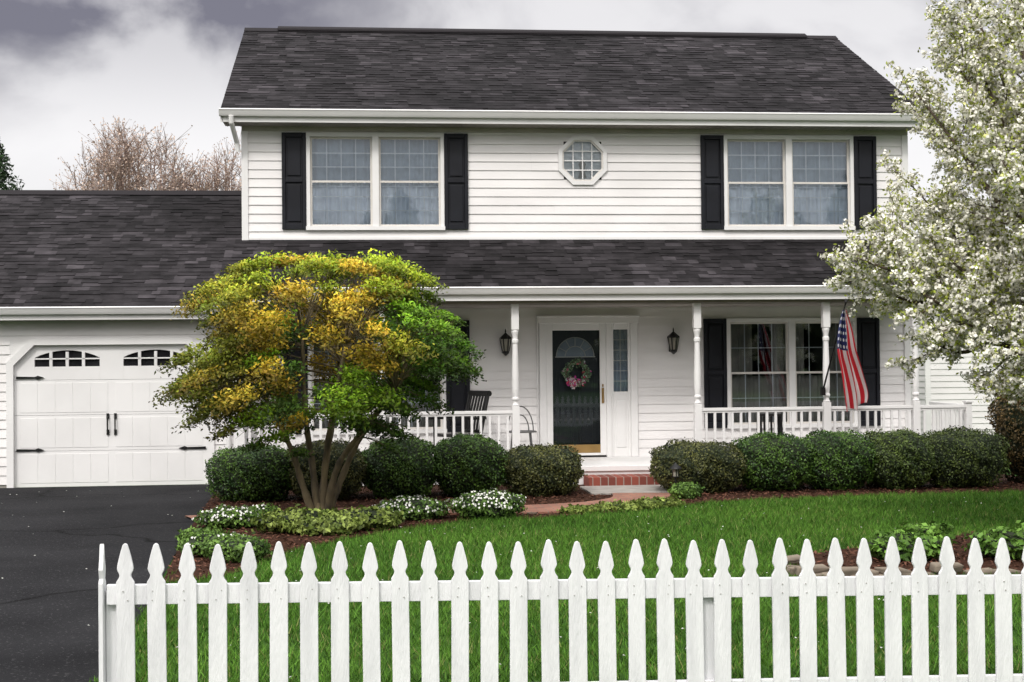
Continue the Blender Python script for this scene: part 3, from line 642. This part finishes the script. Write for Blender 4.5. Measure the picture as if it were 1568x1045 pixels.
for x,a,h,br in ((-1.50,.58,.68,0),(-.56,.52,.74,1),(.42,.52,.78,0),(1.34,.48,.80,0),(2.30,.54,.66,1),(4.45,.64,.66,1),(5.50,.55,.74,0),(6.38,.51,.78,0),(7.20,.46,.78,.5),(8.15,.58,.76,.6)):
    c1=tuple(G1[i]*(1-br)+R1[i]*br for i in range(3)); c2=tuple(G2[i]*(1-br)+R2[i]*br for i in range(3))
    bush('boxwood_bush',x,19.0+random.uniform(-.08,.08),a,.56,h*random.uniform(.98,1.03),c1,c2,lump=.06)
bush('arborvitae_shrub',9.45,19.3,.62,.6,1.75,(.04,.036,.015),(.14,.09,.032),12000,2.4,.045,lump=.07)
Pg1,Pg2=(.05,.10,.02),(.15,.26,.05)
for x,y,a,h,f in ((-1.52,15.9,.34,.22,130),(-1.25,16.2,.25,.2,70),(.48,16.35,.42,.24,200),(1.35,16.3,.40,.30,300),(-1.68,14.6,.22,.14,0),(-1.45,13.7,.34,.2,40),(-1.2,13.2,.28,.22,0),(4.05,18.0,.2,.2,0)):
    bush('candytuft_plant',x,y,a,a*.8,h,Pg1,Pg2,2200,2.2,.04,leafM,.12,f)
for x,y,a,h in ((-.75,15.35,.42,.24),(-.1,15.45,.45,.22),(-.45,15.1,.35,.18),(3.0,16.85,.35,.08),(3.5,17.1,.3,.10),(2.5,16.65,.22,.07)):
    bush('groundcover_plant',x,y,a,a*.6,h,(.08,.12,.02),(.24,.30,.07),1800,2.2,.06,leafM,.14)
for x,y,a,h in ((4.75,12.3,.33,.24),(5.75,12.2,.36,.26),(5.35,13.3,.25,.18),(6.5,12.9,.35,.26)):
    bush('perennial_plant',x,y,a,a*.8,h,(.06,.13,.02),(.16,.30,.05),1300,2.2,.065,leafM,.18)
st=empty('edging_stones')
for k in range(26):
    t=k/25; i=int(t*len(bedR)*.62)+3; px,py=bedR[i%len(bedR)]
    b=B(); b.box(-.13,.13,-.08,.08,-.02,random.uniform(.03,.06))
    for q in range(len(b.v)): v=b.v[q]; b.v[q]=(v[0]*random.uniform(.75,1.15),v[1]*random.uniform(.7,1.2),v[2]+random.uniform(-.01,.012))
    o=b.obj('stone',stoneM,st,bevel=.012); o.location=(px+random.uniform(-.03,.03),py,.01+(.05 if k%3==0 else 0)); o.rotation_euler=(random.uniform(-.1,.1),random.uniform(-.1,.1),random.uniform(-.4,.4))
e=empty('path_light'); b=B(); b.lathe(3.98,18.25,[(0,.012),(.26,.012),(.27,.045),(.28,.045)],10); b.lathe(3.98,18.25,[(.38,.085),(.40,.075),(.44,.02),(.46,.008)],12)
for k in range(4): t=k*math.pi/2; b.tube([(3.98+.04*math.cos(t),18.25+.04*math.sin(t),.28),(3.98+.045*math.cos(t),18.25+.045*math.sin(t),.385)],[.006]*2,4)
b.obj('light_body',ironM,e); b=B(); b.lathe(3.98,18.25,[(.28,.034),(.38,.036)],10); b.obj('light_lens',lampglass,e)

# ------------------------------------------------------------------ maple
maple=empty('japanese_maple_tree'); tb=B(); MC=np.array([-.5,16.5,1.70])
clumps=[]
def msil(z,s):
    w=float(np.interp(z,[.9,1.15,1.4,1.7,2.1,2.5,2.8,3.0,3.15],[.5,1.2,1.62,1.68,1.64,1.50,1.22,.9,.4]))
    return w*(1+.09*math.sin(z*6+s*2))*(.86 if (s>0 and z<1.55) else 1)
tries=0
while len(clumps)<205 and tries<20000:
    tries+=1
    z=random.uniform(.98,3.0); az=random.uniform(0,2*math.pi); r=random.uniform(.78,1.04) if len(clumps)<170 else random.uniform(.35,.8)
    w=msil(z,math.cos(az))-.12
    if random.random()>w/1.5+.15: continue
    c=np.array([MC[0]+w*r*math.cos(az),MC[1]+w*.95*r*math.sin(az),z])
    if c[0]>.45 and c[2]<1.35: continue
    if c[2]<1.2 and random.random()<.5: continue
    if any(np.linalg.norm((c-q[0])*np.array([1,1,1.7]))<.26 for q in clumps): continue
    clumps.append((c,random.uniform(.15,.29)))
for xx in np.linspace(-1.6,.7,12): clumps.append((np.array([xx,MC[1]+random.uniform(-.5,.5),3.0-.28*abs(xx+.5)+random.uniform(-.14,.12)]),random.uniform(.12,.2)))
clumps+=[(np.array([-2.05,16.3,1.5]),.2),(np.array([-1.9,16.1,1.2]),.2),(np.array([-1.6,16.0,1.05]),.16),(np.array([1.08,16.4,2.0]),.22),(np.array([1.12,16.4,1.75]),.18),(np.array([.3,16.0,1.02]),.2),(np.array([-1.0,15.9,1.0]),.2),(np.array([0,15.9,1.1]),.2),(np.array([-.75,15.8,.82]),.13),(np.array([.25,15.9,.85]),.14),(np.array([-1.25,16.0,.9]),.14)]
stems=[((-.62,16.48,0),(-.76,16.4,.45),(-.90,16.3,.9),(-1.25,16.3,1.6)),((-.58,16.5,0),(-.64,16.55,.6),(-.72,16.6,1.2),(-.75,16.6,2.1)),((-.52,16.46,0),(-.50,16.4,.55),(-.42,16.3,1.15),(-.25,16.3,2.0)),((-.48,16.5,0),(-.30,16.5,.5),(-.08,16.5,.95),(.40,16.5,1.6)),((-.55,16.55,0),(-.5,16.75,.6),(-.4,17.0,1.2),(-.3,17.3,1.8)),((-.5,16.45,0),(-.36,16.25,.6),(-.1,16.0,1.0),(.3,15.9,1.5))]
SP=[]
for s in stems:
    l=smoothline(s,6); n=len(l); tb.tube(l,[(.046*(1-.6*i/n))*(1+.14*math.sin(i*2.1)) for i in range(n)],8); SP+= [np.array(p) for p in l[n//2:]]
tb.lathe(-.55,16.49,[(-.02,.14),(.05,.105),(.12,.08),(.20,.04)],10)
for c,r in clumps:
    p=min(SP,key=lambda q:np.linalg.norm(q-c)+ (2 if q[2]>c[2]+.1 else 0)); m=(p+c)/2+np.array([random.uniform(-.08,.08),random.uniform(-.08,.08),.08])
    l=smoothline([tuple(p),tuple(m),tuple(c)],4); tb.tube(l,[.011*(1-.7*i/len(l)) for i in range(len(l))],4)
    for k in range(4):
        e2=c+np.array([random.uniform(-1,1)*r,random.uniform(-1,1)*r,random.uniform(-.1,.1)]); tb.tube([tuple(m),tuple(e2)],[.004,.002],3,cap=False)
tb.obj('trunk_and_limbs',mbarkM,maple,smooth=True)
CC=[];KK=[];NN=[]
for c,r in clumps:
    n=int(6200*r*r)+80; d=unit(rng.normal(size=(n,3))); rr=rng.random(n)**.5*rng.uniform(.7,1.4,n)
    tilt=(c-MC); P=d*rr[:,None]*np.array([r*1.1,r*1.1,r*.42]); P[:,2]-= (P[:,0]*tilt[0]+P[:,1]*tilt[1])*.33
    P=c+P
    hrel=(c[2]-1.1)/2
    gold=np.clip(1.25-abs(c[0]+.7)/1.15,0,1)*np.clip(1.4-abs(c[2]-2.2)/.75,0,1)
    u=random.random()
    if u<gold*.72: base=np.array([.62,.44,.035]) 
    elif c[2]>2.5: base=np.array([.42,.52,.025])
    elif random.random()<.30+.55*hrel: base=np.array([.26,.44,.02])
    else: base=np.array([.09,.18,.015])
    if c[0]<-1.3: base=base*.5+np.array([.46,.38,.05])*.5
    if c[0]>.35 and c[2]<2.6: base=base*.5+np.array([.13,.30,.02])*.5
    base=base*random.uniform(.6,1.2)*(.65+.35*min(1,max(0,(c[2]-1.0)/1.2)))  # random clump tone; lower clumps also darkened, shade put into the leaf colour
    tp=np.clip(.75+(P[:,2:3]-c[2])/(r*.42)*.45,.25,1.35)  # painted shading: leaf colour lighter on clump tops, darker on undersides
    k=base*tp*rng.uniform(.5,1.4,(n,1)); k[:,0]*=rng.uniform(.8,1.15,n)
    CC.append(P);KK.append(k);NN.append(np.tile([0,-.4,1.],(n,1)))
quads('crown',leaf_verts(np.concatenate(CC),rng.uniform(.035,.07,sum(map(len,CC))),.024,np.concatenate(NN),1.0),4,np.concatenate(KK),leafM,maple)

# ------------------------------------------------------------------ pear
pear=empty('flowering_pear_tree'); pb_=B()
pb_.tube([(7.4,14,-.05),(7.4,14,.5),(7.36,14,1.5),(7.42,14.02,2.6),(7.35,13.95,4.2),(7.4,14,6.0)],[.17,.13,.12,.10,.06,.015],10)
limbs=[(4.85,-.3,2.80,1.75),(5.2,.5,2.65,1.6),(5.15,-.9,2.5,1.7),(5.85,-.6,4.25,2.0),(5.8,.4,3.5,1.9),(6.0,-.2,5.2,2.3),(5.95,.9,4.7,2.2),(6.35,0,6.1,2.6),(5.6,-.9,2.15,1.5),(5.95,-1.4,1.85,1.4),(6.25,-.6,1.6,1.3),(6.0,1.2,2.5,1.6),(6.6,-1.5,3.5,1.9),(6.4,1.5,4.5,2.2),(6.8,-1,5.5,2.6),(5.95,-1.5,3.5,1.9),(6.2,-1.9,2.6,1.7),(6.15,.2,5.8,2.5),(5.8,.1,1.95,1.5),(6.1,.6,3.2,1.9),(6.5,-1.2,4.6,2.2),(5.45,.0,2.85,1.8),(6.6,-1.4,2.0,1.5),(6.4,.9,5.4,2.5),(5.6,-.5,2.9,1.7),(7.0,.6,6.5,3.0),(6.3,-1.6,3.1,1.7),(6.3,-.9,5.1,2.3),(6.15,-1.3,4.1,2.0),(5.95,-.2,4.75,2.1)]
limbs+=[(14.8-l[0]+random.uniform(-.2,.2),-l[1],l[2],l[3]) for l in limbs[3::3]]+[(7.3,-2,3.2,1.8),(7.4,2,3.4,1.8),(7.6,-1.8,4.6,2.2),(7.2,1.8,4.8,2.3),(7.4,-1.9,2.1,1.5)]
cl=[]
def rnd3(): 
    v=np.array([random.gauss(0,1) for _ in range(3)]); return v/np.linalg.norm(v)
for lx,ly,lz,z0 in limbs:
    a=np.array([7.4,14,z0]); c=np.array([lx,14+ly,lz]); m=a*.5+c*.5+np.array([0,0,-.12 if lz>3.2 else .25])
    l=[np.array(p) for p in smoothline([tuple(a),tuple(m+rnd3()*.12),tuple(a*.22+c*.78+rnd3()*.08),tuple(c)],7)]; n=len(l)
    pb_.tube([tuple(p) for p in l],[.040*(1-.88*i/n) for i in range(n)],6)
    dirL=unit((c-a)[None])[0]
    for k in range(9):
        i=int(n*(.28+.7*k/9)); p=l[min(i,n-1)]; d=unit((dirL*.7+rnd3()*.8+np.array([0,0,.25]))[None])[0]; ln=random.uniform(.3,.62)
        q=[p,p+d*ln*.5+rnd3()*.04,p+d*ln+np.array([0,0,.05])]; s=smoothline([tuple(w) for w in q],4); pb_.tube(s,[.011*(1-.8*j/len(s)) for j in range(len(s))],4,cap=False)
        for j,w in enumerate(s[1:]):
            for _ in range(2):
                w=np.array(w); d2=unit((d*.5+rnd3()*.8)[None])[0]; l2=random.uniform(.06,.22); e2=w+d2*l2; pb_.tube([tuple(w),tuple(e2)],[.004,.002],3,cap=False)
                for t in np.arange(.4,1.01,.085/l2): cl.append(w+d2*l2*t+rnd3()*.01)
    for i in range(n//3,n):
        w=l[i]; d2=rnd3(); l2=random.uniform(.06,.18); pb_.tube([tuple(w),tuple(w+d2*l2)],[.004,.002],3,cap=False); cl.append(w+d2*l2)
pb_.obj('trunk_and_branches',barkM,pear,smooth=True)
cl=np.array(cl); nc=len(cl)
rad=rng.uniform(.6,1.35,nc)
k=14; P=np.repeat(cl,k,0); rr=np.repeat(rad,k)[:,None]; d=unit(rng.normal(size=(len(P),3))); P=P+d*rng.uniform(.022,.050,(len(P),1))*rr
cw=np.array([.90,.88,.79])*rng.uniform(.78,1.08,(len(P),1)); yc=rng.random(len(P))<.08; cw[yc]=[.6,.6,.25]
quads('blossom',leaf_verts(P,.037,.035,d,.5),4,cw,petalM,pear)
k=4; P=np.repeat(cl,k,0); d=unit(rng.normal(size=(len(P),3))); P=P+d*rng.uniform(.04,.095,(len(P),1))
quads('young_leaves',leaf_verts(P,.05,.022,d,1),4,np.array([.29,.34,.05])*rng.uniform(.4,1.5,(len(P),1)),leafM,pear)

# ------------------------------------------------------------------ background
def bare(x,y,H,wid,seed,n0=60):
    random.seed(seed); e=empty('bare_tree'); b=B(); tips=[]
    b.tube([(x,y,0),(x+.05,y,H*.2),(x,y,H*.45)],[.2,.15,.09],7)
    for q in range(n0):
        az=random.uniform(0,2*math.pi); rr=math.sqrt(random.random()); zt=H*(.62+.38*math.sqrt(max(0,1-rr*rr*.9)))-random.uniform(0,.9)
        tip=np.array([x+wid*rr*math.cos(az),y+wid*rr*math.sin(az),zt]); s=np.array([x,y,H*random.uniform(.18,.45)])
        m=s*.45+tip*.55+np.array([(tip[0]-x)*.22,(tip[1]-y)*.22,-.1])
        l=[np.array(p) for p in smoothline([tuple(s),tuple(m),tuple(tip)],7)]; b.tube([tuple(p) for p in l],[.032*(1-.8*i/len(l)) for i in range(len(l))],4,cap=False)
        for i in range(4,len(l)):
            for _ in range(3):
                d=unit((np.array([0,0,.8])+rnd3()*.8)[None])[0]; ln=random.uniform(.35,1.0); p=l[i]; p2=p+d*ln*.5+rnd3()*.05; p3=p+d*ln+np.array([0,0,.08])
                b.tube([tuple(p),tuple(p2),tuple(p3)],[.011,.008,.004],3,cap=False); tips+= [p2,p3]
                for _ in range(2):
                    d3=unit((d+rnd3()*.7)[None])[0]; p4=p2+d3*random.uniform(.2,.55); b.tube([tuple(p2),tuple(p4)],[.006,.003],3,cap=False); tips.append(p4)
    b.obj('branches',twigM,e,recalc=False); C=np.array(tips)+rng.normal(0,.03,(len(tips),3)); quads('buds',leaf_verts(C,.075,.045),4,np.array([.62,.47,.38])*rng.uniform(.6,1.3,(len(C),1)),leafM,e)
bare(-6.7,42,8.5,1.9,3,70); bare(-4.3,43,8.0,1.4,5,45); bare(-8.9,47,7.5,1.3,9,30)
random.seed(11)
def pine(x,y,H,R):
    e=empty('pine_tree'); b=B(); b.tube([(x,y,0),(x,y,H)],[.18,.02],8); b.obj('trunk',barkM,e); n=18000
    t=rng.random(n)**.6; z=H*(1-.92*t) ; az=rng.uniform(0,2*np.pi,n); lay=.7+.3*np.sin(z*9+3*np.sin(az*3)); r=R*t*lay*rng.random(n)**.4+.03
    C=np.stack([x+r*np.cos(az),y+r*np.sin(az),z-r*.25],1); quads('needles',leaf_verts(C,.20,.06),4,np.array([.020,.042,.015])*rng.uniform(.5,1.7,(n,1)),bushM,e)
pine(-11.35,45,9.0,5.0); pine(-15.5,47,9.5,3.4)
nh=empty('neighbor_house'); siding('neighbor_siding',12.6,24,0,3.2,31,[(16,17.5,1,2.4)],nh); siding('neighbor_side',31,40,0,3.2,12.6,[],nh,sign=-1,axis='y')
shroof('neighbor_roof',12.2,24.4,30.6,3.2,35.5,4.9,nh); b=B(); b.box(12.4,24.2,30.6,30.7,3.05,3.2); b.box(12.5,12.62,30.95,31.0,0,3.1); b.obj('neighbor_trim',white,nh); b=B(); b.box(16,17.5,31.05,31.1,1,2.4); b.obj('neighbor_window',curtM,nh)
b=B(); b.ext([(31,3.15),(40,3.15),(35.5,4.85)],'x',12.6,12.65); b.obj('neighbor_gable',sidingM,nh)
n=60000; az=rng.uniform(0,2*np.pi,n); R=rng.uniform(75,95,n); hgt=5.0+2.0*np.sin(az*23)+1.6*np.sin(az*57+1)+1.2*np.sin(az*131)
back=(np.sin(az)<-.2); hgt=np.where(back,hgt+2.5,hgt); R=np.where(back,R*.6,R); hgt=np.where(~back,hgt*.55,hgt)
z=hgt*rng.random(n)**.6; C=np.stack([R*np.cos(az),R*np.sin(az)+10,z],1)
quads('distant_trees',leaf_verts(C,1.5,1.1),4,np.array([.05,.065,.03])*rng.uniform(.4,1.7,(n,1)),bushM)

# ------------------------------------------------------------------ sky / light
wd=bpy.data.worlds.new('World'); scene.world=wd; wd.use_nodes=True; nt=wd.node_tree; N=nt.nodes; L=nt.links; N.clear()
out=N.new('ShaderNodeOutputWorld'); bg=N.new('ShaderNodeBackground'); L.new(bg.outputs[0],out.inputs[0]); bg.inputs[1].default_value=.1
sun_el,sun_az=math.radians(43),math.radians(205)
sd=Vector((math.sin(sun_az)*math.cos(sun_el),math.cos(sun_az)*math.cos(sun_el),math.sin(sun_el)))
sky=N.new('ShaderNodeTexSky'); sky.sky_type='NISHITA'; sky.sun_disc=False; sky.sun_elevation=sun_el; sky.sun_rotation=sun_az
tc=N.new('ShaderNodeTexCoord'); mp=N.new('ShaderNodeMapping'); mp.inputs['Scale'].default_value=(1,1,1.25); mp.inputs['Location'].default_value=(.75,.2,.4); L.new(tc.outputs['Generated'],mp.inputs[0])
n1=N.new('ShaderNodeTexNoise'); n1.inputs['Scale'].default_value=6.0; n1.inputs['Detail'].default_value=10; n1.inputs['Roughness'].default_value=.5; n1.inputs['Distortion'].default_value=.3; L.new(mp.outputs[0],n1.inputs['Vector'])
sp=N.new('ShaderNodeSeparateXYZ'); L.new(tc.outputs['Generated'],sp.inputs[0])
def M(op,a,b_,c=None):
    n=N.new('ShaderNodeMath'); n.operation=op
    for i,q in enumerate((a,b_,c)):
        if q is None: continue
        if isinstance(q,(int,float)): n.inputs[i].default_value=q
        else: L.new(q,n.inputs[i])
    return n.outputs[0]
def MR(v,a,b_,c,d):
    n=N.new('ShaderNodeMapRange'); n.interpolation_type='SMOOTHSTEP'; L.new(v,n.inputs[0])
    for i,q in enumerate((a,b_,c,d)): n.inputs[i+1].default_value=q
    return n.outputs[0]
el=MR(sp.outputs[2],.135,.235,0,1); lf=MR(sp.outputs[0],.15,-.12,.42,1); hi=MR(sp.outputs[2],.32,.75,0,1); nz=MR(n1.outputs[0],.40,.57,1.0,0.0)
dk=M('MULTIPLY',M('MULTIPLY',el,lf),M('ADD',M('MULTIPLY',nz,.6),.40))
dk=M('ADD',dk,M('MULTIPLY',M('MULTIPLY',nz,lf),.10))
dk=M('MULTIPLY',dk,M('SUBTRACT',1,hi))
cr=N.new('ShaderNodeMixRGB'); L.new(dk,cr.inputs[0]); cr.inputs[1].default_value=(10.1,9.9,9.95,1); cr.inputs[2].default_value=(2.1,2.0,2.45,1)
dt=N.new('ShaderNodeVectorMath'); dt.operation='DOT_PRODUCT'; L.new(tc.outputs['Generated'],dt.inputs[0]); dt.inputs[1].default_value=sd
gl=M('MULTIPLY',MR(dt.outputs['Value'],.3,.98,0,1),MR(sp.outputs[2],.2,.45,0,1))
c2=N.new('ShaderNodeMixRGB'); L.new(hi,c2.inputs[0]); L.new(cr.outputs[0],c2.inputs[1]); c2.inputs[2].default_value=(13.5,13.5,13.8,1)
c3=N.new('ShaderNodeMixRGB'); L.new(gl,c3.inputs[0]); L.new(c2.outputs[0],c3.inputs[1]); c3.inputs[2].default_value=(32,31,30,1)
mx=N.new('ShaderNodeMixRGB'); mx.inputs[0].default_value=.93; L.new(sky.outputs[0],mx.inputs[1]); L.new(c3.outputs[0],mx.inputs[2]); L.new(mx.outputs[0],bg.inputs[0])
sl=bpy.data.lights.new('sun','SUN'); sl.energy=1.5; sl.angle=math.radians(10); sl.color=(1,.965,.92); so=bpy.data.objects.new('sun',sl); scene.collection.objects.link(so)
so.rotation_euler=sd.to_track_quat('Z','Y').to_euler(); so.location=(0,0,30)
# ------------------------------------------------------------------ camera
cd=bpy.data.cameras.new('camera'); cd.lens=50; cd.sensor_width=36; cd.clip_end=1000; cam=bpy.data.objects.new('camera',cd); scene.collection.objects.link(cam)
R=Matrix.Rotation(-math.radians(5.8),4,'Z')@Matrix.Rotation(math.radians(90)+.0126,4,'X')@Matrix.Rotation(-.0095,4,'Z')
cam.matrix_world=Matrix.Translation((0,0,1.83))@R; scene.camera=cam
scene.view_settings.view_transform='Standard'; scene.view_settings.look='None'; scene.view_settings.exposure=0
